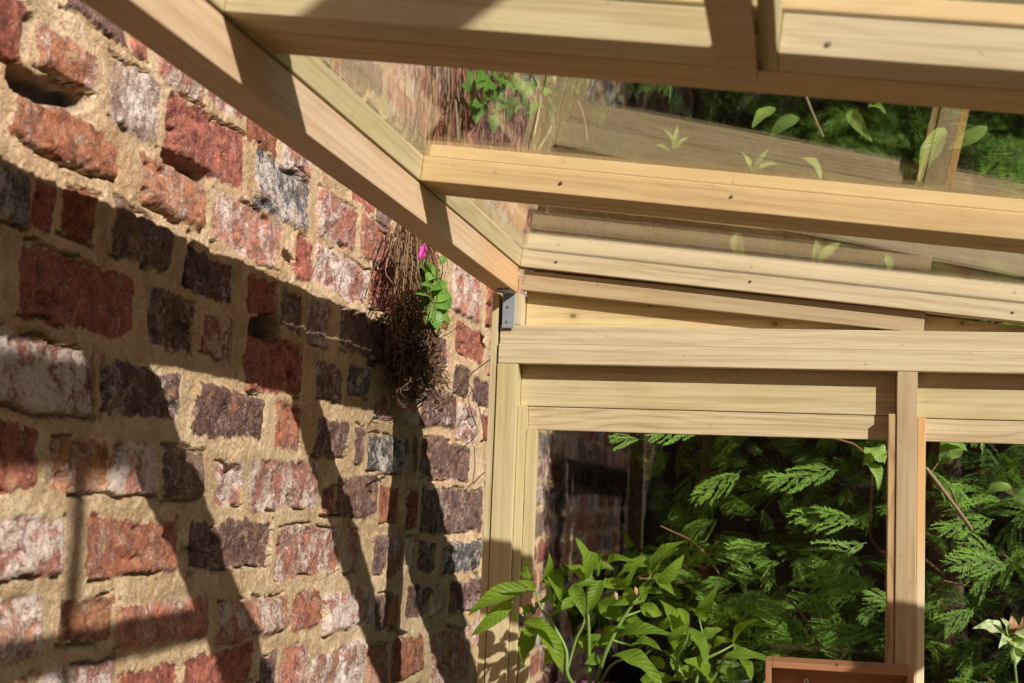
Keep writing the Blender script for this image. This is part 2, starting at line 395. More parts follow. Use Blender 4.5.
while z < 2.55:
    y = -3.2 + (row % 2)*.12
    while y < 13:
        L = rb.choice((.215, .22, .105, .21)); hh = rb.uniform(.058, .066)
        for cut in ((y, y+L), (y+L*.5, y+L), (y, y+L*.5)):
            if free(cut[0], cut[1], z, z+hh):
                bricks.append((cut[0], cut[1], z, z+hh, rb.choice('RODPPRDK'))); break
        y += L+rb.uniform(.012, .022)
    z += .0795; row += 1
CAV = [(18,76,52,100,.012),(52,100,86,103,.010),(45,88,70,100,.010),(162,154,178,162,.008),(178,162,207,177,.010),(252,326,278,334,.011),(262,322,276,324,.010),(188,234,190,250,.006),(368,361,376,366,.006),(394,372,414,386,.009),
       (446,625,455,627,.004),(397,631,407,636,.006),(283,253,290,262,.005),(30,20,24,48,.008),(222,467,236,470,.006),(395,236,392,262,.006)]
cav = []
for x0, y0, x1, y1, r in CAV:
    a, b = onX(x0, y0, WX), onX(x1, y1, WX); cav.append((a.y, a.z, b.y, b.z, r))

def wall_grid(y0, y1, z0, z1, step, skip=None, detail=True):
    ny = int(round((y1-y0)/step))+1; nz = int(round((z1-z0)/step))+1
    ys = np.linspace(y0, y1, ny); zs = np.linspace(z0, z1, nz)
    Yg, Zg = np.meshgrid(ys, zs, indexing='ij')
    wy = Yg + .008*fbm(Yg*16, Zg*16, 3, 3) + .003*fbm(Yg*75, Zg*75, 8, 2)
    wz = Zg + .009*fbm(Yg*15, Zg*16, 5, 3) + .003*fbm(Yg*75, Zg*75, 9, 2)
    sdf = np.full(Yg.shape, .05); col = np.zeros(Yg.shape+(3,)); col[:] = BASE['R']; lime = np.full(Yg.shape, .4); lift = np.zeros(Yg.shape)
    crack = np.zeros(Yg.shape)
    r0 = random.Random(99)
    for (a, b, c, d, k) in bricks:
        rnd = [r0.random() for _ in range(10)]
        m = .03
        i0, i1 = np.searchsorted(ys, [a-m, b+m]); j0, j1 = np.searchsorted(zs, [c-m, d+m])
        if i1 <= i0 or j1 <= j0: continue
        sl = (slice(i0, i1), slice(j0, j1))
        w, h = (b-a)/2, (d-c)/2; rad = min(w, h)*.35
        qy = np.abs(wy[sl]-(a+b)/2)-w+rad; qz = np.abs(wz[sl]-(c+d)/2 - (wy[sl]-(a+b)/2)*(rnd[0]-.5)*.06)-h+rad
        s = np.minimum(np.maximum(qy, qz), 0)+np.hypot(np.maximum(qy, 0), np.maximum(qz, 0))-rad
        near = s < sdf[sl]
        bc = np.array(BASE[k])*(.75+.5*rnd[1]); bc = bc*np.array([1, .9+.2*rnd[2], .9+.25*rnd[3]])
        sdf[sl] = np.where(near, s, sdf[sl]); col[sl] = np.where(near[..., None], bc, col[sl])
        lime[sl] = np.where(near, LIME[k]*(.75+.5*rnd[4]), lime[sl])
        tilt = (rnd[5]-.5)*.05*(Yg[sl]-(a+b)/2)/max(w, .03)*.1 + (rnd[6]-.5)*.012*(Zg[sl]-(c+d)/2)/h
        lift[sl] = np.where(near, -.003+.009*rnd[7]+tilt, lift[sl])
        # open joint below or above the brick
        if rnd[8] < .8:
            low = (np.abs(wz[sl]-(c-.001)) < .0021) & (np.abs(qy) < 1) & (s < .008)
            crack[sl] = np.maximum(crack[sl], np.where(low & (fbm(Yg[sl]*18+rnd[9]*50, Zg[sl]*4, 21, 2) > -.08), 1., 0))
        if rnd[2] < .5:
            sd = (np.abs(wy[sl]-(b if rnd[3] < .5 else a)) < .0024) & (s < .008) & (fbm(Yg[sl]*5+rnd[8]*50, Zg[sl]*25, 27, 2) > .02)
            crack[sl] = np.maximum(crack[sl], sd*1.)
        if rnd[9] < .55:
            hi_ = (np.abs(wz[sl]-(d+.001)) < .0019) & (s < .008)
            crack[sl] = np.maximum(crack[sl], np.where(hi_ & (fbm(Yg[sl]*18+rnd[8]*50, Zg[sl]*4, 23, 2) > .0), 1., 0))
    inside = np.clip((-sdf+.003)/.012, 0, 1); inside = inside*inside*(3-2*inside)
    rough = fbm(Yg*40, Zg*40, 31, 4); fine = fbm(Yg*130, Zg*130, 37, 3)
    H = inside*(lift + .0065*rough + .0016*fine) + (1-inside)*(.0060*fbm(Yg*24, Zg*24, 41, 4)+.0018*fine)
    # spalled pits in brick faces
    pit = np.clip((fbm(Yg*28, Zg*34, 51, 3)-.30)*4, 0, 1); H -= inside*pit*.010
    H += .006*fbm(Yg*2.5, Zg*2.5, 61, 2)
    H -= crack*.016
    deep = np.zeros(Yg.shape)
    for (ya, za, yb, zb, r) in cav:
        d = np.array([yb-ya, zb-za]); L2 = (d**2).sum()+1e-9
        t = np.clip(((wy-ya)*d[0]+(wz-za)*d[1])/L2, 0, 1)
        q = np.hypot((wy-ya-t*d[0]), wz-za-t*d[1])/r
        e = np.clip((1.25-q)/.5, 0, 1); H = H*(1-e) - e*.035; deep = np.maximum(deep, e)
    V = np.stack([WX+H, Yg, Zg], -1).reshape(-1, 3)
    idx = np.arange(ny*nz).reshape(ny, nz)
    F = np.stack([idx[:-1, :-1], idx[1:, :-1], idx[1:, 1:], idx[:-1, 1:]], -1)
    if skip is not None:
        cy = (ys[:-1]+ys[1:])/2; cz = (zs[:-1]+zs[1:])/2
        keep = ~(((cy > skip[0]) & (cy < skip[1]))[:, None] & ((cz > skip[2]) & (cz < skip[3]))[None])
        F = F[keep]
    return V, F.reshape(-1, 4), sdf.ravel(), col.reshape(-1, 3), lime.ravel(), deep.ravel()
fine_box = (.84, 3.32, -.42, .66)
parts = [wall_grid(*fine_box, .0022), wall_grid(-3.2, 13, -1.46, 2.60, .02, skip=fine_box)]
V = []; F = []; S = []; C = []; LI = []; DP = []; off = 0
for p in parts:
    V.append(p[0]); F.append(p[1]+off); S.append(p[2]); C.append(p[3]); LI.append(p[4]); DP.append(p[5]); off += len(p[0])
nb = off  # solid back and edges so the wall has real thickness
bk = np.array([(WX-.02, -3.2, -1.46), (WX-.02, 13, -1.46), (WX-.02, 13, 2.60), (WX-.02, -3.2, 2.60), (WX-.24, -3.2, -1.46), (WX-.24, 13, -1.46), (WX-.24, 13, 2.60), (WX-.24, -3.2, 2.60)])
bf = np.array([(4, 7, 6, 5), (0, 4, 5, 1), (1, 5, 6, 2), (2, 6, 7, 3), (3, 7, 4, 0)])+nb
V.append(bk); F.append(bf); S.append(np.full(8, .02)); C.append(np.full((8, 3), .2)); LI.append(np.zeros(8)); DP.append(np.zeros(8))
me = mesh_np('wall_left', np.vstack(V), np.vstack(F), 4, True)
def fattr(me, name, arr):
    a = me.attributes.new(name, 'FLOAT', 'POINT'); a.data.foreach_set('value', np.asarray(arr, np.float32))
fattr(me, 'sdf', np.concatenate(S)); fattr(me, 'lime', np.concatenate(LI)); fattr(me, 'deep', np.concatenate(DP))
cc = np.vstack(C); a = me.attributes.new('bcol', 'FLOAT_COLOR', 'POINT')
a.data.foreach_set('color', np.hstack([cc, np.ones((len(cc), 1))]).astype(np.float32).ravel())
prop(link('wall_left', me, BRICK), 'old red brick wall with crumbling sandy mortar on the left', 'wall', kind='structure')

# ground
gv = [(-.95, -3.6, -1.46), (6, -3.6, -1.46), (6, 13, -1.46), (-.95, 13, -1.46), (-.95, -3.6, -1.6), (6, -3.6, -1.6), (6, 13, -1.6), (-.95, 13, -1.6)]
me = mesh_np('ground', gv, [(0, 1, 2, 3), (7, 6, 5, 4), (0, 4, 5, 1), (1, 5, 6, 2), (2, 6, 7, 3), (3, 7, 4, 0)], 4)
prop(link('ground', me, GROUND), kind='structure')
GZ = -1.459

# ------------------------------------------------------------------ timber frame of the lean-to
S_ = .103; ZB = .379; XB = -.464
def zr(x, h=0): return ZB + h - S_*(x-XB)
NRM = Vector((S_, 0, 1)).normalized()
TH = .031; XR = .80
def xmember(name, x0, x1, y0, y1, mat, par, dz=0, th=TH):
    c = (y0+y1)/2
    o = NRM*(th/2+dz)
    return board(name, Vector((x0, c, zr(x0)))+o, Vector((x1, c, zr(x1)))+o, y1-y0, th, mat, par, NRM)
def ymember(name, x0, x1, y0, y1, mat, par, dz=0, th=TH):
    c = (x0+x1)/2; o = NRM*(th/2+dz)
    return board(name, Vector((c, y0, zr(c)))+o, Vector((c, y1, zr(c)))+o, x1-x0, th, mat, par, NRM)
def screw(name, px, py, Y, mat, par, r=.0022):
    p = onY(px, py, Y); bm = bmesh.new()
    bmesh.ops.create_cone(bm, cap_ends=True, segments=14, radius1=r, radius2=r*.7, depth=.0016)
    bmesh.ops.create_cone(bm, cap_ends=True, segments=4, radius1=r*.35, radius2=r*.3, depth=.0022)
    M = Matrix.Translation(p)@Matrix.Rotation(math.radians(90), 4, 'X')
    return link(name, bm_mesh(name, bm), mat, par, M)
def roof_panel(label, x0, x1, y0, y1, near, far, mats, lw=.038, rw=.035, rth=None, th=TH, drop=0):
    rth = rth or th
    t = thing('roof_panel', ((x0+x1)/2, (y0+y1)/2, zr((x0+x1)/2)), label, 'roof panel', 'glazed panels of the sloping roof')
    ymember('side_rail', x0, x0+lw, y0, y1, mats[0], t, th=th)
    ymember('side_rail', x1-rw, x1, y0, y1, mats[0], t, th=rth)
    xmember('cross_rail', x0+lw+.0004, x1-rw-.0004, y0, y0+near, mats[1], t, th=th)
    xmember('cross_rail', x0+lw+.0004, x1-rw-.0004, y1-far, y1, mats[2], t, th=th)
    if not drop: xmember('glass_pane', x0+.003, x1-.003, y0+.003, y1-.003, GLASS, t, dz=th+.0003, th=.003)
    else:       # this pane sits a little crooked in its frame: the near edge is higher than the far edge
        xa, xb = x0+lw+.001, x1-rw-.001; ya, yb = y0+near+.001, y1-far-.0005
        bm = bmesh.new(); vs_ = []
        for dz in (0, .003):
            vs_.append([bm.verts.new(Vector((x, y, zr(x)))+NRM*(th-.0050-drop*(yb-y)/(yb-ya)+dz)) for x, y in ((xa, ya), (xb, ya), (xb, yb), (xa, yb))])
        bm.faces.new(vs_[0][::-1]); bm.faces.new(vs_[1])
        for i in range(4): bm.faces.new((vs_[0][i], vs_[0][(i+1) % 4], vs_[1][(i+1) % 4], vs_[1][i]))
        link('glass_pane', bm_mesh('glass_pane', bm), GLASS, t)
    return t
pc = roof_panel('glazed roof panel at the far end, resting above the gable', -.500, XR, 1.6995, 2.336, .042, .036, (W_GREEN, W_ORANGE, W_PALE), th=.0275)
pb = roof_panel('middle glazed roof panel between the two cross beams', -.500, XR, 1.0925, 1.6975, .062, .042, (W_GREEN, W_ORANGE, W_ORANGE), th=.0305, drop=-.0062)
pa = roof_panel('nearest glazed roof panel on the wall side, mostly out of frame', -.500, -.0375, .50, 1.0905, .045, .047, (W_GREEN, W_GREEN, W_GREEN), rw=.0275, rth=.008)
pd = roof_panel('nearest glazed roof panel to the right of the short bar', -.0335, XR, .50, 1.0905, .045, .047, (W_GREEN, W_GREEN, W_PALE), lw=.0125)
# the short bar under the nearest panels, notched over the cross rail
bm = bmesh.new()
prof = [(.50, .0002), (.50, -.012), (1.0905, -.012), (1.0905, -.0008), (1.042, -.0008), (1.042, -.0002)]
f = bm.faces.new([bm.verts.new((-.066, y, zr(-.05)+dz-.001)) for y, dz in prof])
r = bmesh.ops.extrude_face_region(bm, geom=[f])
for e in r['geom']:
    if isinstance(e, bmesh.types.BMVert): e.co.x = -.0365
M0 = Matrix()
link('glazing_bar', bm_mesh('glazing_bar', bm), W_TAN, pa)
pa['label'] = 'nearest glazed roof panel on the wall side, with a brown bar under its right edge'
for (px, py, Y, par, m) in ((560.6, 183, 1.654, pb, NAILDK), (732, 196, 1.654, pb, SCREW), (556, 262, 2.299, pc, NAILDK), (750, 281.5, 2.299, pc, NAILDK), (1012.6, 312.5, 2.299, pc, NAILDK), (829, 43, 1.042, pd, SCREW)):
    screw('screw', px, py, Y, m, par)
# ridge side
prop(box('ridge_beam', (-.501, .30, .333), (-.464, 2.2985, .3765), W_BEAM, axis='y'), 'tan sawn beam running along the brick wall under the roof', 'beam')
prop(board('shadow_capping', Vector((-.512, .45, zr(-.512)+.044)), Vector((-.512, 2.34, zr(-.512)+.044)), .05, .016, W_GREEN, None, NRM), 'thin capping strip added along the high roof edge to raise its shadow', 'capping strip')  # unseen strip, added to lift the roof's shadow band on the wall
# capping battens bedded on top of the panes over each cross beam
for y0, y1, base, hh, mat, lab in ((2.300, 2.336, .0312, .027, W_PALE, 'pale capping batten over the far end of the glass roof'), (1.656, 1.742, .0312, .015, W_ORANGE, 'orange capping batten over the middle cross beam of the roof'), (1.046, 1.150, .0352, .015, W_ORANGE, 'orange capping batten over the nearest cross beam of the roof')):
    prop(xmember('capping_batten', -.455, XR, y0, y1, mat, None, dz=base, th=hh), lab, 'batten', 'capping battens on the glass roof')
# end wall
prop(box('corner_post', (-.494, 2.300, GZ), (-.459, 2.345, .2155), W_GREEN, axis='z'), 'upright corner post of the gable beside the brick wall', 'post')
prop(box('post_stub', (-.490, 2.302, .2805), (-.457, 2.345, .3325), W_PALE, axis='z'), 'short pale block above the rails behind the steel bracket', 'block')
prop(box('edge_strip', (-.5075, 2.303, GZ), (-.4955, 2.345, .3325), W_GREEN, axis='z'), 'narrow outer strip along the corner post next to the bricks', 'strip')
prop(box('cross_rail', (-.493, 2.299, .2160), (XR, 2.345, .2485), W_PALE, axis='x'), 'lower of the two stacked pale rails above the window', 'rail', 'stacked rails above the window')
prop(box('cross_rail', (-.492, 2.302, .2490), (XR, 2.345, .2800), W_PALE, axis='x'), 'upper of the two stacked pale rails above the window', 'rail', 'stacked rails above the window')
kk = [tuple(onY(px, py, 2.3365))+(r,) for px, py, r in ((573, 316, .0055), (775, 324, .0055), (962, 323, .004), (650, 305, .003))]
W_GABLE = wood_mat('treated_pine_knotty', (.62, .48, .27), (.40, .265, .115), greenamt=.15, knots=kk)
prop(prism('gable_board', [(-.456, .2806), (XR-.005, .2806), (XR-.005, max(.2812, zr(XR)-.002)), (.455, zr(.455)-.002), (-.456, zr(-.456)-.002)] if zr(XR)-.002 > .2812 else [(-.456, .2806), (.455, .2806), (.455, zr(.455)-.002), (-.456, zr(-.456)-.002)], 2.3365, 2.352, W_GABLE), 'tapering yellow board filling the gable triangle', 'board')
prop(board('lath', (-.4585, 2.3225, .3575), (.190, 2.3225, .2945), .018, .033, W_WEATHER, None, (0, 0, 1)), 'weathered lath with sawn end sloping below the end roof panel', 'lath')
prop(box('mullion_post', (.1485, 2.300, GZ), (.1795, 2.345, .2155), W_WEATHER, axis='z'), 'upright post between the two end windows', 'post')
prop(box('eave_post', (.757, 2.300, GZ), (XR, 2.345, .2155), W_GREEN, axis='z'), 'far corner post on the low side of the roof, out of frame', 'post')
prop(box('eave_post', (.757, .50, GZ), (XR, .545, .2155), W_GREEN, axis='z'), 'near corner post on the low side of the roof, out of frame', 'post')
prop(box('eave_beam', (.757, .50, .216), (XR, 2.2985, .2475), W_GREEN, axis='y'), 'eave beam on the low side of the roof, out of frame', 'beam')
prop(box('ridge_post', (-.507, .30, GZ), (-.464, .345, .3325), W_GREEN, axis='z'), 'near post carrying the wall side beam, out of frame', 'post')

def end_window(name, x0, x1, bl, br, beadL, beadR, zf, zt, label, stile=0):
    t = bpy.data.objects.new(name, None); COL.objects.link(t); t.location = Vector(((x0+x1)/2, 2.34, GZ))+UP
    prop(t, label, 'window', kind='structure')
    box('fascia', (x0+.0005, 2.330, zf+.0006), (x1-.0005, 2.345, .2155), W_GREEN, t)
    if stile: box('stile', (x0+.0005, 2.312, -.60), (x0+stile, 2.3365, zf), W_GREEN, t, 'z')
    xl = x0+stile+.0005
    box('top_rail', (xl, 2.332, zt), (x1-.0005, 2.345, zf), W_RAIL, t)
    box('bead', (xl, bl[1], -.60), (xl+bl[0], 2.3295 if bl[1] < 2.31 else 2.3365, beadL), bl[2], t, 'z')
    box('bead', (x1-br[0], br[1], -.60), (x1-.0005, 2.3295, beadR), br[2], t, 'z')
    box('bottom_rail', (x0+.0005, 2.332, -.66), (x1-.0005, 2.345, -.605), W_GREEN, t)
    g = box('glass_pane', (x0+.001, 2.3375, -.6045), (x1-.001, 2.3405, zt-.0004), GLASS, t, bev=0)
    box('lower_board', (x0+.0005, 2.334, GZ), (x1-.0005, 2.345, -.6605), W_GREEN, t)
    return t
end_window('window_1', -.459, .1485, (.0180, 2.320, W_GREEN), (.0125, 2.303, W_STRIPE), .1080, .1485, .1470, .1085, 'large end window beside the corner post', stile=.0140)
end_window('window_2', .1795, .757, (.0125, 2.303, W_TWO), (.0125, 2.303, W_ORANGE), .1435, .1435, .1445, .1085, 'end window right of the upright post')

# steel bracket
t = thing('angle_bracket', (-.478, 2.297, .275), 'small grey steel angle bracket under the beam end', 'bracket')
bm = bmesh.new()
pts = [(-.4885, .2745), (-.4675, .2745), (-.4675, .3325), (-.4885, .3325)]
bmesh.ops.create_cube(bm, size=1)
for v in bm.verts: v.co = Vector((-.478+v.co.x*.0205, 2.2965+v.co.y*.0025, .3030+v.co.z*.058))
bmesh.ops.bevel(bm, geom=list(bm.edges), offset=.0006, segments=1, affect='EDGES')
b2 = bmesh.ops.create_cube(bm, size=1)['verts']
for v in b2: v.co = Vector((-.478+v.co.x*.0205, 2.270+v.co.y*.052, .3315+v.co.z*.0022))
link('plate', bm_mesh('plate', bm), STEEL, t)
screw('screw', 508, 306.5, 2.2945, SCREW, t, .0034); screw('screw', 507, 321.5, 2.2945, SCREW, t, .0034)

# ------------------------------------------------------------------ leaves
def leaf_arrays(base, tip, width, face, droop=.12, fold=.25, n=14, curl=0., wavy=.05):
    """one leaf blade from base to tip; face = direction its upper side looks to"""
    base, tip, face = np.array(base, float), np.array(tip, float), np.array(face, float)
    ax = tip-base; L = np.linalg.norm(ax); ax /= L
    side = np.cross(face, ax); side /= np.linalg.norm(side)+1e-9; nor = np.cross(ax, side)
    V = []; us = np.linspace(-1, 1, 9)
    ph = random.random()*6
    for i in range(n):
        t = i/(n-1); w = width*.5*(math.sin(math.pi*min(1, t**.78))**.85 if 0 < t < 1 else 0)*(1-.25*t)*1.12
        c = base+ax*(L*t)+nor*(droop*L*4*t*(1-t)-curl*L*t*t)
        for u in us:
            V.append(c+side*(w*u)+nor*(fold*w*abs(u)+wavy*width*math.sin(t*14+u*2+ph)*abs(u)+.35*w*fold*u*u))
    F = []
    for i in range(n-1):
        for j in range(8): F.append((i*9+j, i*9+j+1, (i+1)*9+j+1, (i+1)*9+j))
    return np.array(V), np.array(F)
def leaf_mesh(name, leaves):
    V = []; F = []; off = 0
    for v, f in leaves: V.append(v); F.append(f+off); off += len(v)
    me = mesh_np(name, np.vstack(V), np.vstack(F), 4, True); return me

def leaf_parts(leaves, mat, parent, name='leaf'):
    for v, f in leaves:
        me = mesh_np(name, v, f, 4, True); k = np.arange(len(v)); row, col = k//9, k % 9
        t_ = row/(len(v)/9-1); u_ = np.abs(col-4)/4
        a = me.attributes.new('vein', 'FLOAT_VECTOR', 'POINT')
        a.data.foreach_set('vector', np.stack([t_, u_, np.full(len(v), random.random())], -1).astype(np.float32).ravel())
        link(name, me, mat, parent)
def plant_leaves(spec, Y, rnd, sc=1.):
    out = []
    for s in spec:
        x0, y0, x1, y1, w = s[:5]; dy0 = s[5] if len(s) > 5 else rnd.uniform(-.03, .03)
        b = onY(x0, y0, Y+dy0); t = onY(x1, y1, Y+dy0+rnd.uniform(-.045, .025))
        fc = Vector((rnd.uniform(-.5, .9), -1, rnd.uniform(-.1, 1.1)))
        if len(s) > 6: fc = Vector(s[6])
        out.append(leaf_arrays(b, t, w/FPX*Y*sc, fc, droop=rnd.uniform(.06, .2), fold=rnd.uniform(.15, .6), curl=rnd.uniform(0, .22), wavy=rnd.uniform(.03, .10)))
    return out
def lathe(name, prof, mat, parent, c, seg=28):
    V = []; F = []
    for r, zz in prof:
        for k in range(seg):
            th = 2*math.pi*k/seg; V.append((c[0]+r*math.cos(th), c[1]+r*math.sin(th), c[2]+zz))
    for i in range(len(prof)-1):
        for k in range(seg): F.append((i*seg+k, i*seg+(k+1) % seg, (i+1)*seg+(k+1) % seg, (i+1)*seg+k))
    return link(name, mesh_np(name, V, F, 4, True), mat, parent)
BT = -.42          # bench top
def pot(parent, c, r, h, mat):
    lathe('pot', [(.001, .0), (r*.72, 0), (r*.74, .004), (r*.95, h-.018), (r*1.03, h-.018), (r*1.05, h), (r*.97, h), (r*.90, h-.02), (r*.88, h-.028)], mat, parent, c)
    lathe('soil', [(.001, h-.02), (r*.5, h-.019), (r*.885, h-.024)], SOIL, parent, c)

rp = random.Random(3)
PY = 2.10
c1 = onY(590, 684, PY+.03); c1 = Vector((c1.x, PY+.03, BT+.0005))
t = thing('pepper_plant', c1, 'leafy green pepper plant in a purple pot before the corner post', 'plant')
pot(t, c1, .052, .143, POT)
L = [(527,589,467.8,613,19,.0,(.6,-1,.9)),(513,600,471,636.5,15,.02,(.7,-1,.4)),(534,580,528,561,11),(543,583,550,553.5,12),(534,589,519.5,580,8),(584,580,566,562,16,.03),(550,575,561,599,15,.02),
 (586,579,576.5,537,15,-.01,(.9,-1,.3)),(597,576,582,549,13),(579,600,552,614,11),(537,625,519.4,660,22,.03,(-.4,-1,.2)),(520.5,623,561,636,15,0,(.4,-1,1.2)),(537,627,566,671,20,-.01,(.8,-1,.6)),(573,586,585,616,15),(601,580,588,614,14),
 (651,563,616,573,15,.0,(.5,-1,1.2)),(651.5,573,685,540,19,-.01,(-.3,-1,.9)),(657,583,685,555,14,-.02,(.8,-1,.4)),(648,582,643,603,12),(612,584,637,570,11),(600,603,625,622,20,.03),(640,607,663,615,15,.03),(613,640,675,634,17,.02,(0,-1,1)),
 (632,646,662,649,13,-.02,(.7,-1,1.2)),(612,656,666,687,22,-.03,(.7,-1,1.1)),(606,565,634,560,10),(560,590,575,606,14,.04),(610,595,603,620,13,.04),(625,590,640,603,11,.03),(595,640,577,652,12,.04),(560,640,545,665,13,.04),(620,625,602,640,13,.03),(640,680,676,678,15,-.02),(590,560,604,552,9)]
for (x, y) in ((566,650),(588,612),(592,574),(606,652),(624,617),(641,593),(652,575),(540,606),(612,600),(600,585),(578,640),(560,610),(630,640),(596,660)):
    for k in range(2): L.append((x+rp.uniform(-4, 4), y+rp.uniform(-4, 4), x+rp.uniform(-32, 32), y+rp.uniform(-30, 22), rp.uniform(8, 13), rp.uniform(.01, .05)))
pl = plant_leaves(L, PY, rp)
leaf_parts(pl, PEPPER, t)
def P(x, y, d=0): return onY(x, y, PY+d)
st = [[(589.6,690,.02),(589,655,.01),(588.6,625,0),(587,592,0),(592,572,0)],[(585,700,.03),(568,676,.0),(566,650,0),(553,625,0),(540,606,0),(535,588,0)],[(594,690,.03),(606,652,0),(624,617,0),(641,593,0),(652,572,0)],[(568,668,0),(576,640,0),(584,622,0),(587,596,0)],
      [(597,690,.03),(610,667,0),(625,659,-.02),(640,660,-.02)],[(566,650,0),(560,640,.01),(561,635,.0)],[(535,590,0),(522,590,0),(513,598,0)],[(588,600,0),(600,590,0),(606,578,0)],[(641,593,0),(656,580,0)],[(612,640,0),(625,644,0),(634,646,-.02)],[(624,617,0),(640,611,.02)]]
paths = [smooth_path([P(*q) for q in s], 8) for s in st]
for i, p in enumerate(paths): tube_obj('stem', [p], [np.linspace(.0036 if i < 3 else .0022, .0014, len(p))], PSTEM, t)
for (x, y, ln, tilt) in ((533, 607, .020, .2), (522.5, 616, .024, -.1)):
    a = P(x, y-4, -.015); n_ = 9
    pr = [(a.x+tilt*.01*k/n_, a.y, a.z-ln*k/n_) for k in range(n_)]
    tube_obj('chilli', [pr], [[.0012, .0042, .0052, .0052, .0048, .0042, .0034, .0022, .0008]], CHILLI, t, 10)
for (x, y) in ((532, 602), (615, 596), (635, 591), (520, 611)):
    a = P(x, y, -.018)
    tube_obj('flower_bud', [[(a.x, a.y, a.z+.006), (a.x+.001, a.y, a.z+.003), (a.x+.001, a.y-.001, a.z), (a.x+.002, a.y-.001, a.z-.004), (a.x+.002, a.y, a.z-.0065)]], [[.0006, .0028, .0036, .0026, .0005]], PEACH if x in (532, 520, 635) else TWIG, t, 8)

c2 = onY(688, 690, PY); c2 = Vector((c2.x+.012, PY-.005, BT+.0005))
t = thing('pepper_plant', c2, 'shorter yellow green pepper plant left of the wooden box', 'plant')
pot(t, c2, .062, .115, POT)
L = [(698,617,717.6,585,13,0,(.3,-1,.4)),(674,634,663,599,16,0,(.8,-1,.5)),(674,651,687,624,17,-.02,(-.6,-1,.7)),(689,627,710,662,16,-.03,(.9,-1,.5)),(707,678,688,659,22,-.03,(.6,-1,.9)),(724,657,769,659,15,-.03,(.3,-1,1.2)),(734,644,757,619,13,.02),(677,608,687,629,10),
     (714,648,733,640,11,.02),(660,628,672,612,11,.03),(700,640,722,628,12,.03),(692,668,672,680,13,.02),(716,668,735,684,13,.02),(705,622,690,606,11,.03),(740,660,752,680,13,.02),(664,668,650,656,11,.02)]
for (x, y) in ((682,675),(703,655),(712,680),(689,630),(733,645),(676,664)):
    for k in range(2): L.append((x+rp.uniform(-4, 4), y+rp.uniform(-4, 4), x+rp.uniform(-28, 28), y+rp.uniform(-24, 20), rp.uniform(8, 12), rp.uniform(.01, .04)))
pl = plant_leaves(L, PY, rp); leaf_parts(pl, PEPPER, t)
st = [[(690,705,0),(682,675,0),(677,660,-.01),(675,640,0)],[(690,700,0),(676,664,-.01),(664,650,-.01)],[(692,700,0),(700,665,0),(703,640,0),(699,618,0)],[(694,705,0),(712,680,-.01),(725,658,-.02)],[(703,660,0),(720,652,0),(733,645,.01)],[(677,655,0),(686,640,-.01),(689,628,-.02)]]
paths = [smooth_path([P(*q) for q in s], 8) for s in st]
for p in paths: tube_obj('stem', [p], [np.linspace(.0026, .0012, len(p))], PSTEM, t)

# wooden box standing open side to the camera
b0 = onY(765.5, 657, 2.2); b1 = onY(914, 661, 2.2)
x0, x1, zt_ = b0.x, b1.x, (b0.z+b1.z)/2-.0095
t = thing('wooden_box', ((x0+x1)/2, 2.23, BT), 'shallow reddish wooden box standing open below the window post', 'box')
zb_ = BT+.0006; k = .0095
box('back', (x0+k, 2.268, zb_+k), (x1-k, 2.276, zt_-k), W_BOX, t)
box('side', (x0, 2.2, zb_), (x0+k-.0003, 2.276, zt_), W_BOX, t, 'z'); box('side', (x1-k+.0003, 2.2, zb_), (x1, 2.276, zt_), W_BOX, t, 'z')
box('top', (x0+k, 2.2, zt_-k+.0003), (x1-k, 2.276, zt_), W_BOX, t); box('bottom', (x0+k, 2.2, zb_), (x1-k, 2.276, zb_+k-.0003), W_BOX, t)
q = onY(806, 681, 2.258)
tube_obj('metal_clip', [smooth_path([(q.x-.006, 2.2665, q.z-.02), (q.x-.003, 2.258, q.z-.004), (q.x, 2.256, q.z+.004), (q.x+.003, 2.258, q.z-.001), (q.x+.006, 2.2665, q.z-.02)], 6)], [.0016], CLIP, t, 8)
screw('screw', 837, 664.5, 2.1995, NAILDK, t, .0022)

# staging bench
t = thing('bench', (-.05, 2.05, GZ), 'slatted timber bench under the pots, out of frame', 'bench')
for i in range(5):
    y = 1.86+i*.088; box('slat', (-.43, y, BT-.016), (.40, y+.075, BT), W_WEATHER, t)
for x in (-.42, .355):
    box('bearer', (x, 1.86, BT-.052), (x+.035, 2.287, BT-.0165), W_WEATHER, t, 'y')
    for y in (1.862, 2.25): box('leg', (x, y, GZ), (x+.035, y+.035, BT-.0525), W_WEATHER, t, 'z')

# ------------------------------------------------------------------ weed and dead stems growing out of the wall
t = thing('wall_weed', onX(415, 300, -.715), 'dead brown plant with green leaves growing from the brick wall', 'plant')
r1 = random.Random(21)
paths = []; rad = []; pathsL = []; radL = []
for i in range(125):
    x0 = r1.uniform(394, 426); y0 = r1.uniform(212, 252)
    ang = (x0-408)/18
    pts = []; D0 = -.722 + r1.uniform(.0, .045)
    n_ = r1.randint(4, 7); ln = r1.uniform(60, 150)
    x = x0
    for k in range(n_+1):
        u = k/n_; x += r1.uniform(-7, 7.5) + (1.2 if i % 3 else .2)
        bul = .03*math.sin(math.pi*min(1, u*1.1))
        pts.append(onX(x, y0+ln*u + r1.uniform(-3, 3), D0+bul*r1.random()))
    p = smooth_path(pts, 5)
    if r1.random() < .38: pathsL.append(p); radL.append(np.linspace(.0011, .0006, len(p)))
    else: paths.append(p); rad.append(np.linspace(.0014, .0007, len(p)))
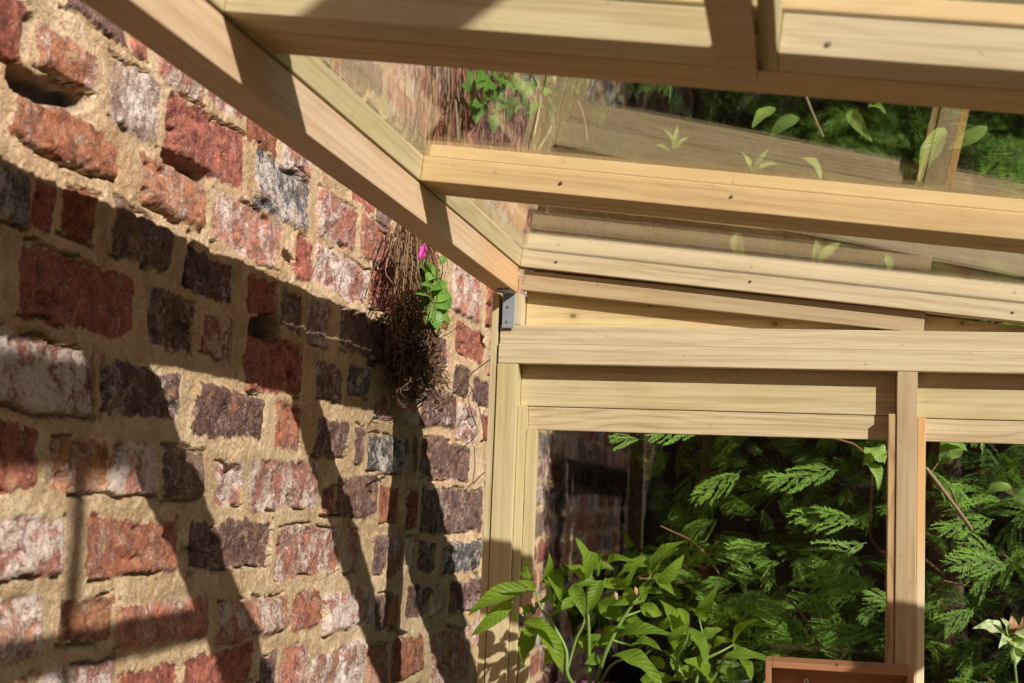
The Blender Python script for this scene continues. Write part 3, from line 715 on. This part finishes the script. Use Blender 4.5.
# matted lower clump
for i in range(420):
    cx = r1.gauss(416, 11); cy = r1.gauss(352, 24)
    if not (392 < cx < 443 and 305 < cy < 402): continue
    if cx < 402 and cy > 375: continue
    D0 = -.722+abs(r1.gauss(0, .022)); pts = []; x, y = cx, cy
    for k in range(5):
        pts.append(onX(x, y, D0+r1.uniform(-.004, .012))); x += r1.uniform(-9, 9); y += r1.uniform(-6, 9)
    p = smooth_path(pts, 4); paths.append(p); rad.append(np.linspace(.0015, .0007, len(p)))
for i in range(26):  # trailing tail
    x, y = r1.uniform(428, 440), r1.uniform(355, 372); pts = []
    for k in range(5): pts.append(onX(x, y, -.712+r1.uniform(-.004, .012))); x += r1.uniform(-3, 7); y += r1.uniform(2, 9)
    p = smooth_path(pts, 4); paths.append(p); rad.append(np.linspace(.0014, .0006, len(p)))
prop(tube_obj('dead_stems', paths, rad, DRY, t, 4), kind='stuff'); prop(tube_obj('straw', pathsL, radL, DRYL, t, 4), kind='stuff')
# shrivelled leaves in the clump
lv = []
for i in range(170):
    cx = r1.gauss(417, 11); cy = r1.gauss(354, 23)
    if not (394 < cx < 442 and 300 < cy < 400): continue
    a = onX(cx, cy, -.72+abs(r1.gauss(0, .02))); d = Vector((r1.uniform(-.3, 1), r1.uniform(-1, 1), r1.uniform(-1, .5))).normalized()*r1.uniform(.008, .02)
    lv.append(leaf_arrays(a, a+d, r1.uniform(.006, .012), (r1.uniform(.2, 1), r1.uniform(-1, 1), r1.uniform(-.5, 1)), droop=.3, fold=.7, n=5))
link('dead_leaves', leaf_mesh('dead_leaves', lv), plain('dead_leaf', (.19, .10, .05), .9, 0, 50, .4), t)
lv = []
WL = [(432,310,437,331,17),(431,306,451,307,13),(430,302,448,292,15),(431,296,443,281,13),(428,300,415,294,11),(424,285,420,264,12),(426,282,432,262,11),(423,290,413,284,9),(434,312,450,322,13),(428,278,421,258,9),(430,288,436,272,10),(424,300,430,318,10),(433,300,452,300,10),(422,275,414,268,8),(437,286,447,283,9),(430,318,441,329,14),(436,318,446,330,10)]
for q in range(16):
    x_, y_ = r1.uniform(419, 444), r1.uniform(262, 318); WL.append((x_, y_, x_+r1.uniform(-10, 10), y_+r1.uniform(-10, 12), r1.uniform(5, 9)))
for (a0, b0_, a1, b1_, w) in WL:
    dd = r1.uniform(.03, .06); w = w*1.1
    A = onX(a0, b0_, WX+dd); B = onX(a1, b1_, WX+dd+r1.uniform(-.008, .02))
    lv.append(leaf_arrays(A, B, w/FPX*2.45, (r1.uniform(.5, 1), -.8, r1.uniform(0, .8)), droop=.1, fold=.2, n=7))
leaf_parts(lv, WEED, t)
A, B = onX(419, 259, -.672), onX(424, 246, -.668)
lv = []
for k in range(5):
    th = k*2*math.pi/5; o = Vector((.0035*math.cos(th), .0035*math.sin(th), 0))
    lv.append(leaf_arrays(A+o*.4, B+o*.6+(B-A)*.2, .007, o.normalized()+Vector((.001, 0, .2)), droop=.12, fold=.2, n=6))
link('flower', leaf_mesh('flower', lv), MAG, t)
tw = [smooth_path([onX(430, 320, -.69), onX(445, 322, -.675), onX(462, 318, -.69), onX(476, 310, -.70)], 6), smooth_path([onX(420, 256, -.682), onX(423, 275, -.685), onX(427, 300, -.695), onX(429, 320, -.71)], 6)]
tube_obj('twig', tw, [.0009, .0011], TWIG, t, 5)

# wire on the wall
w_ = [(489,360,-.60),(480,367,-.66),(471,374,-.70),(468,383,-.705),(472,389,-.70),(468.5,398,-.705),(471,412,-.70),(476,425,-.70),(477.5,432,-.70),(472,440,-.70),(463,447,-.708)]
prop(tube_obj('wire', [smooth_path([onX(*q) for q in w_], 8), smooth_path([onX(472,389,-.70), onX(479,408,-.70), onX(485,438,-.705)], 8), smooth_path([onX(474,446,-.702), onX(475,465,-.70), onX(473,483,-.70), onX(479,477,-.70), onX(485,472,-.70)], 8)], [.0011]*3, WIRE, None, 6), 'thin dark bent wire hanging on the bricks beside the corner post', 'wire')
prop(tube_obj('wall_hook', [smooth_path([onX(388,473,-.722), onX(381,473.5,-.705), onX(376,475.5,-.70), onX(378,479,-.70), onX(381,482,-.702)], 6)], [.0014], NAILDK, None, 6), 'small bent rusty hook in the mortar below the grey brick', 'hook')
prop(tube_obj('rusty_nail', [[onX(188,548,-.725), onX(192,549.5,-.712), onX(214,554,-.706)]], [[.0026, .0026, .0016]], NAILDK, None, 8), 'rusty nail stuck in the dark brick low on the wall', 'nail')

# ------------------------------------------------------------------ conifer hedge beyond the end wall
def spray_template(seed):
    r = random.Random(seed); Q = []; tint = []
    def blade(p, d, ln, w, t0, t1):
        d = np.array(d); s = np.array([-d[1], d[0], 0])
        z0 = p[2]
        Q.append([p, p+d*ln*.45+s*w, p+d*ln, p+d*ln*.45-s*w]); tint.append([t0, (t0+t1)/2, t1, (t0+t1)/2])
    sgn = 1; t = .06
    def zz(x, y): return -.16*x*x - .35*y*y
    Pm = [np.array([i/14., .03*math.sin(i*.7+seed), 0]) for i in range(15)]
    for a, b in zip(Pm[:-1], Pm[1:]):
        a = a.copy(); b = b.copy(); a[2] = zz(a[0], a[1]); b[2] = zz(b[0], b[1]); d = b-a; ln = np.linalg.norm(d); blade(a, d/ln, ln*1.2, .010, .15, .3)
    while t < .98:
        sl = .56*(1-t)**.8*min(1, (t+.14)/.34)*r.uniform(.6, 1.2)+.06; an = math.radians(r.uniform(28, 42))*sgn
        p0 = np.array([t, .03*math.sin(t*14*.7+seed), 0.]); n = max(3, int(sl/.030)); lift = r.uniform(-.35, .25)
        for k in range(n):
            u = (k+.2)/n
            aa = an*(1-.35*u); d = np.array([math.cos(aa), math.sin(aa), lift-.35*u]); p = p0+d*sl*u
            p[2] += zz(p[0], p[1])
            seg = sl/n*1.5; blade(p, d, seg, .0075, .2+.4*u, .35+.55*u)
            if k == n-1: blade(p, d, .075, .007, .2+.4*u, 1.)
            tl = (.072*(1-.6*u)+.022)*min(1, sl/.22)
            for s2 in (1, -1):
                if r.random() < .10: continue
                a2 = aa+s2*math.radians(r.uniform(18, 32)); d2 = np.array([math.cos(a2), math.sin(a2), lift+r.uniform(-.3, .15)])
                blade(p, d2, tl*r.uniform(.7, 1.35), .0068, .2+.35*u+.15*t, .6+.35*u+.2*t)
        t += r.uniform(.050, .080); sgn = -sgn
    return np.array(Q, np.float32), np.array(tint, np.float32)
TPL = [spray_template(s) for s in range(5)]
rh = random.Random(77)
inst = []       # position, length, direction, plane normal, tint scale
def add_spray(p, ln, d, nrm, tint): inst.append((np.array(p), ln, np.array(d, float), np.array(nrm, float), tint))
def up_(z): return 1-max(0, min(1, (z-.85)/.2))*.8
def left_edge(z):     # the hedge's left margin: wide above, drawn in lower down
    return -.50 + .14*max(0, min(1, (.25-z)/.3)) + .04*math.sin(z*9)
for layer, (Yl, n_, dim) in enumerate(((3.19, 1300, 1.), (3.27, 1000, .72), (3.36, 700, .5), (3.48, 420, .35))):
    for i in range(n_):
        z = rh.uniform(-.75, 1.55); x = rh.uniform(-.56, 1.0)
        if x < left_edge(z)+rh.uniform(-.05, .05): continue
        lump = .10*math.sin(x*7+z*3)+.08*math.sin(z*8-x*4+1)
        y = Yl + lump*.7 + rh.uniform(-.05, .05) + max(0, .42-x)*1.0*up_(z)
        d = Vector((rh.gauss(-.25, .75), rh.uniform(-1.0, -.25), rh.gauss(.05, .55))).normalized()
        nr = Vector((rh.gauss(.25, .4), -.75, rh.gauss(.75, .35)))
        add_spray((x, y+.07, z), rh.uniform(.065, .12), d, nr, (rh.uniform(.4, 1.2))*dim*(1 if z < .45 else .5))  # sprays darken in colour with depth and height to stand in for shade
for i in range(330):     # coarser growth further right and below, outside the frame
    x = rh.uniform(.9, 2.6) if i % 3 else rh.uniform(-.35, .9); z = rh.uniform(-1.35, 1.6) if i % 3 else rh.uniform(-1.4, -.7)
    d = Vector((rh.gauss(-.2, .7), -.7, rh.gauss(0, .5))).normalized()
    add_spray((x, 3.25+rh.uniform(-.08, .2), z), rh.uniform(.25, .40), d, (rh.gauss(.2, .4), -.75, rh.gauss(.7, .3)), rh.uniform(.3, .9))
# sprays the photograph shows distinctly: root and tip in the picture, depth
for (xa, ya, xb, yb, Yd, tn) in ((820,650,740,575,2.88,1.25),(770,578,735,572,2.88,1.2),(790,610,736,600,2.88,1.2),(640,440,608,436,2.85,1.1),(700,430,640,432,2.82,1.1),(740,470,680,498,2.80,1.15),(840,470,755,478,2.80,1.),(860,520,780,505,2.78,1.1),(870,545,790,560,2.78,1.1),(880,580,800,590,2.76,1.1),
        (770,545,690,556,2.75,1.15),(760,600,700,612,2.72,1.1),(880,640,800,630,2.74,1.),(1000,520,930,525,2.78,1.),(1015,565,940,560,2.78,1.),(980,610,928,640,2.76,.9),(930,470,985,505,2.84,.9),(1000,560,948,525,2.88,1.05),(660,560,730,540,2.86,.9),(800,655,730,648,2.7,1.1)):
    a = onY(xa, ya, Yd+.03); b = onY(xb, yb, Yd-.03); d = b-a
    add_spray(a, d.length*.80, d.normalized(), (rh.gauss(.2, .2), -1, rh.gauss(.55, .2)), tn)
VV = []; TT = []
for (p, ln, d, nr, tn) in inst:
    q, ti = TPL[rh.randrange(5)]
    X = d/np.linalg.norm(d); Z = nr-X*np.dot(nr, X); Z /= np.linalg.norm(Z)+1e-9; Yv = np.cross(Z, X)
    B = np.stack([X, Yv, Z])*ln
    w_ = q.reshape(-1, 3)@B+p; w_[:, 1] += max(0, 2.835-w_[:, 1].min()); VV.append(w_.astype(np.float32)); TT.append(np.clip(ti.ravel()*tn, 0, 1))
VV = np.vstack(VV); TT = np.concatenate(TT)
t = thing('conifer_hedge', (.6, 3.2, GZ), 'dense dark green conifer hedge outside, behind the end windows', 'hedge')
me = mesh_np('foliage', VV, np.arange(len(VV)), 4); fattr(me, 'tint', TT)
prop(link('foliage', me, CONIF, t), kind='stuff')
# solid twig core, coloured dark for inner shade, extended to shade the wall
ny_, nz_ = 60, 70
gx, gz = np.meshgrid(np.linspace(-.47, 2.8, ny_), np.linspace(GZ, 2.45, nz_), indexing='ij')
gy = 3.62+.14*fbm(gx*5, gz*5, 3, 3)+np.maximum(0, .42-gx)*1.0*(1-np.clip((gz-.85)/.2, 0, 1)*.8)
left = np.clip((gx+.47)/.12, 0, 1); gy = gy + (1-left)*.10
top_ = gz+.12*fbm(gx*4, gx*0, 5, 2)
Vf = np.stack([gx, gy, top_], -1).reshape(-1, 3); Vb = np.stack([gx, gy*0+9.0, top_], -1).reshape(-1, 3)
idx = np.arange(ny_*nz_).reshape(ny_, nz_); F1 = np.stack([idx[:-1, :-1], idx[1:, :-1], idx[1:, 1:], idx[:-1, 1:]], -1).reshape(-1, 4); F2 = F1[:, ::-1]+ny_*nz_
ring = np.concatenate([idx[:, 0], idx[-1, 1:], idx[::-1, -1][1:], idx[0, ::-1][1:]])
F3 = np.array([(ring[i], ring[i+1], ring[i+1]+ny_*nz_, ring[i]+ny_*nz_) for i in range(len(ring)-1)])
link('shaded_core', mesh_np('shaded_core', np.vstack([Vf, Vb]), np.vstack([F1, F2, F3]), 4, True), plain('shaded_twigs', (.030, .024, .013), .95, 0, 30, .5, .02), t)
paths = []; rad = []
for i in range(34):
    x = rh.uniform(-.3, 1.2); z = rh.uniform(-1.2, .9); pts = [Vector((x, 3.56+max(0, .42-x)*1.0, z))]
    for k in range(4): pts.append(pts[-1]+Vector((rh.gauss(-.02, .07), -.085, rh.gauss(.05, .06))))
    p = smooth_path(pts, 4); paths.append(p); rad.append(np.linspace(.006, .0018, len(p)))
paths.append(smooth_path([onY(820, 650, 2.90), onY(806, 620, 2.87), onY(782, 592, 2.855), onY(765, 574, 2.845)], 5)); rad.append(np.linspace(.003, .0015, len(paths[-1])))
RTW = plain('reddish_twig', (.22, .11, .045), .8, 0, 30, .3)
for p, q in zip(paths, rad): tube_obj('branch', [p], [q], RTW, t, 5)
for x, rr in ((-.24, .045), (.35, .06), (1.1, .06)):
    yy = 3.46+max(0, .42-x)*1.0
    p = smooth_path([(x, yy, GZ), (x+.03, yy+.02, -.7), (x-.01, yy, 0), (x+.03, yy+.03, .9)], 8); tube_obj('trunk', [p], [np.linspace(rr, rr*.5, len(p))], BARK, t, 10)

# broad leaved climber just outside the glass
t = thing('climbing_plant', onY(940, 520, 2.44), 'broad leaved climber with a brown stem outside the end windows', 'plant')
lv = plant_leaves([(868,448,885,462,24,0,(.5,-1,.8)),(886,452,862,466,16,0,(.2,-1,.9)),(865,464,879,489,15,0,(.7,-1,.3)),(962,443,939,463,24,0,(.3,-1,1)),(945,443,968,448,13,0,(.6,-1,.8)),(672,150,663,127,6,0),(674,150,678,125,6,0),(676,150,688,135,6,0),(670,152,655,143,5,0),(752,172,743,150,6,0),(754,172,768,148,6,0),(756,170,780,160,6,0),(800,158,822,180,13,0),(775,108,752,128,16,0),(800,118,768,136,15,0),(850,110,872,142,14,0),(868,108,886,112,10,0),(945,128,918,180,20,0),(988,127,946,150,14,0),(738,232,742,262,14,0),(816,240,812,265,9,0),(818,262,842,240,10,0),(885,255,890,275,9,0)], 2.765, random.Random(4)) + plant_leaves([(1012,488,986,492,20,0,(.3,-1,.9)),(1004,469,1034,470,9,0,(.2,-1,1.4)),(1030,490,1012,505,14,0)], 2.41, random.Random(5))
leaf_parts(lv, CLIMB, t)
BST = plain('brown_stem', (.30, .19, .10), .7, 0, 30, .3)
for pts, r0, r1_ in (([(926,468,2.77),(940,486,2.77),(966,521,2.80),(971,530,2.82)], .0042, .004), ([(926,468,2.77),(905,446,2.775),(886,452,2.77),(866,464,2.77)], .0014, .001), ([(930,474,2.77),(945,455,2.77),(962,443,2.77)], .0014, .001),
        ([(806,97,2.76),(812,112,2.76),(823,137,2.77)], .0035, .003), ([(578,100,2.78),(584,118,2.78),(588,142,2.78)], .0016, .0012), ([(1040,560,2.44),(1032,520,2.42),(1012,489,2.41)], .0014, .001), ([(1040,560,2.44),(1036,500,2.42),(1034,472,2.41)], .0014, .001)):
    p = smooth_path([onY(*q) for q in pts], 6); tube_obj('stem', [p], [np.linspace(r0, r1_, len(p))], BST, t, 6)
p = smooth_path([onY(1040, 560, 2.44), (.45, 2.48, -.5), (.47, 2.5, -.9), (.46, 2.5, GZ)], 8); tube_obj('stem', [p], [np.linspace(.0018, .004, len(p))], BST, t, 6)
t = thing('variegated_plant', onY(1010, 640, 2.48), 'pale cream and green leaved plant outside at the right edge', 'plant')
lv = plant_leaves([(1004,632,974,627,15,0,(.3,-1,.8)),(1006,634,1002,618,10,0,(.3,-1,.5)),(1006,634,1002,645,10,0,(.5,-1,.6)),(1008,640,1030,655,17,0,(.3,-1,.9)),(1010,634,1030,640,13,0,(.3,-1,.9)),(1010,640,1018,665,12,0)], 2.48, random.Random(8))
leaf_parts(lv, VARI, t)
lv = plant_leaves([(1010,634,1013,616,12,0,(.2,-1,.4)),(1012,632,1026,620,10,0,(.5,-1,.4))], 2.48, random.Random(9))
leaf_parts(lv, PEACH, t, 'faded_leaf')
p = smooth_path([onY(1006, 634, 2.48), onY(1012, 660, 2.49), onY(1020, 720, 2.50), (.46, 2.52, GZ)], 8)
tube_obj('stem', [p], [np.linspace(.0015, .003, len(p))], PSTEM, t, 6)

# creeper and dry vines on the wall beyond the end, seen up through the roof glass
t = thing('wall_creeper', onX(500, 110, -.70), 'reddish dry creeper with pale twigs on the wall seen through the roof', 'creeper')
rc = random.Random(31); A_, B_, C_ = [], [], []
for i in range(190):
    x = rc.uniform(425, 548); y0 = rc.uniform(50, 100); dx = rc.uniform(-10, 10)
    D0 = -.715+rc.uniform(0, .05); pts = [onX(x+dx*k/4+rc.uniform(-3, 3), y0+rc.uniform(15, 26)*k, D0+rc.uniform(-.004, .008)) for k in range(5)]
    p = smooth_path(pts, 3); (A_ if rc.random() < .55 else B_).append(p)
for pts in ([(531,72),(543,97)],[(541,95),(538,115),(534,135)],[(552,115),(550,130),(538,150)],[(474,85),(481,102)],[(520,85),(536,100)],[(455,100),(458,140)],[(546,90),(553,98)]):
    C_.append(smooth_path([onX(x, y, -.66) for x, y in pts], 6))
prop(tube_obj('red_stem', A_, [.0022]*len(A_), CREEP, t, 4), kind='stuff'); prop(tube_obj('dry_stem', B_, [.0024]*len(B_), DRYL, t, 4), kind='stuff')
for p in C_: tube_obj('pale_twig', [p], [.0032], TWIG, t, 6)
lv = []
for i in range(70):
    x = rc.uniform(466, 525) if i % 4 else rc.uniform(525, 575); y = rc.uniform(66, 112); a = onX(x, y, -.66+rc.uniform(-.03, .03))
    d = Vector((rc.uniform(-.3, .3), rc.uniform(-1, 1), rc.uniform(-1, .3))).normalized()*rc.uniform(.03, .06)
    lv.append(leaf_arrays(a, a+d, rc.uniform(.02, .04), (1, -.9, rc.uniform(.2, .9)), n=5))
leaf_parts(lv, WEED, t)

# unseen fence, added behind the camera as a dark backdrop for pane reflections
fo = thing('reflection_fence', (1.6, -3.3, GZ), 'brown close boarded fence added behind the camera for reflections, out of frame', 'fence')
bm = bmesh.new()
for i in range(40):
    x = -.72+i*.168; r = bmesh.ops.create_cube(bm, size=1)['verts']
    for v in r: v.co = Vector((x+v.co.x*.172, -3.3+v.co.y*.02+(.008 if i % 2 else 0), (GZ+.75)/2+v.co.z*(.75-GZ)))
link('board_panel', bm_mesh('board_panel', bm), FENCE, fo)
for x in (.3, 2.2, 4.1, 5.8): box('post', (x, -3.40, GZ), (x+.1, -3.3225, .70), FENCE, fo, 'z')

# unseen overhead rail and pole, added to cast shade on the wall
t = thing('shade_rail', (.53, -1.2, GZ), 'added timber overhead rail on posts that shades the wall, out of frame', 'shade_caster')
box('rail', (.50, -2.7, .975), (.56, .33, 1.05), FENCE, t, 'y')
for y in (-.95, -2.6): box('post', (.495, y, GZ), (.565, y+.07, 0.9745), FENCE, t, 'z')
tube_obj('shade_pole', [[(.53, .165, GZ), (.53, .165, -.2), (.53, .165, 0.9745)]], [.0115], FENCE, t, 10)

# ------------------------------------------------------------------ light
SUN = Vector((-1.05, 1.0, -.79))
sl = bpy.data.lights.new('sun', 'SUN'); so = bpy.data.objects.new('sun', sl); COL.objects.link(so)
sl.energy = 6.8; sl.angle = math.radians(.53); sl.color = (1, .945, .86)
so.rotation_euler = SUN.to_track_quat('-Z', 'Y').to_euler(); so.location = (4, -4, 5)
w = bpy.data.worlds.new('sky'); scene.world = w; w.use_nodes = True; nt = w.node_tree; nt.nodes.clear()
sk = nt.nodes.new('ShaderNodeTexSky'); sk.sky_type = 'NISHITA'; sk.sun_disc = False
d = -SUN.normalized(); sk.sun_elevation = math.asin(d.z); sk.sun_rotation = math.atan2(d.x, d.y)
bg = nt.nodes.new('ShaderNodeBackground'); bg.inputs[1].default_value = .056
wo = nt.nodes.new('ShaderNodeOutputWorld'); nt.links.new(sk.outputs[0], bg.inputs[0]); nt.links.new(bg.outputs[0], wo.inputs[0])

vs = scene.view_settings
scene.display_settings.display_device = 'sRGB'
vs.view_transform = 'Standard'; vs.look = 'None'; vs.gamma = 1; vs.use_curve_mapping = False; vs.exposure = 0.0
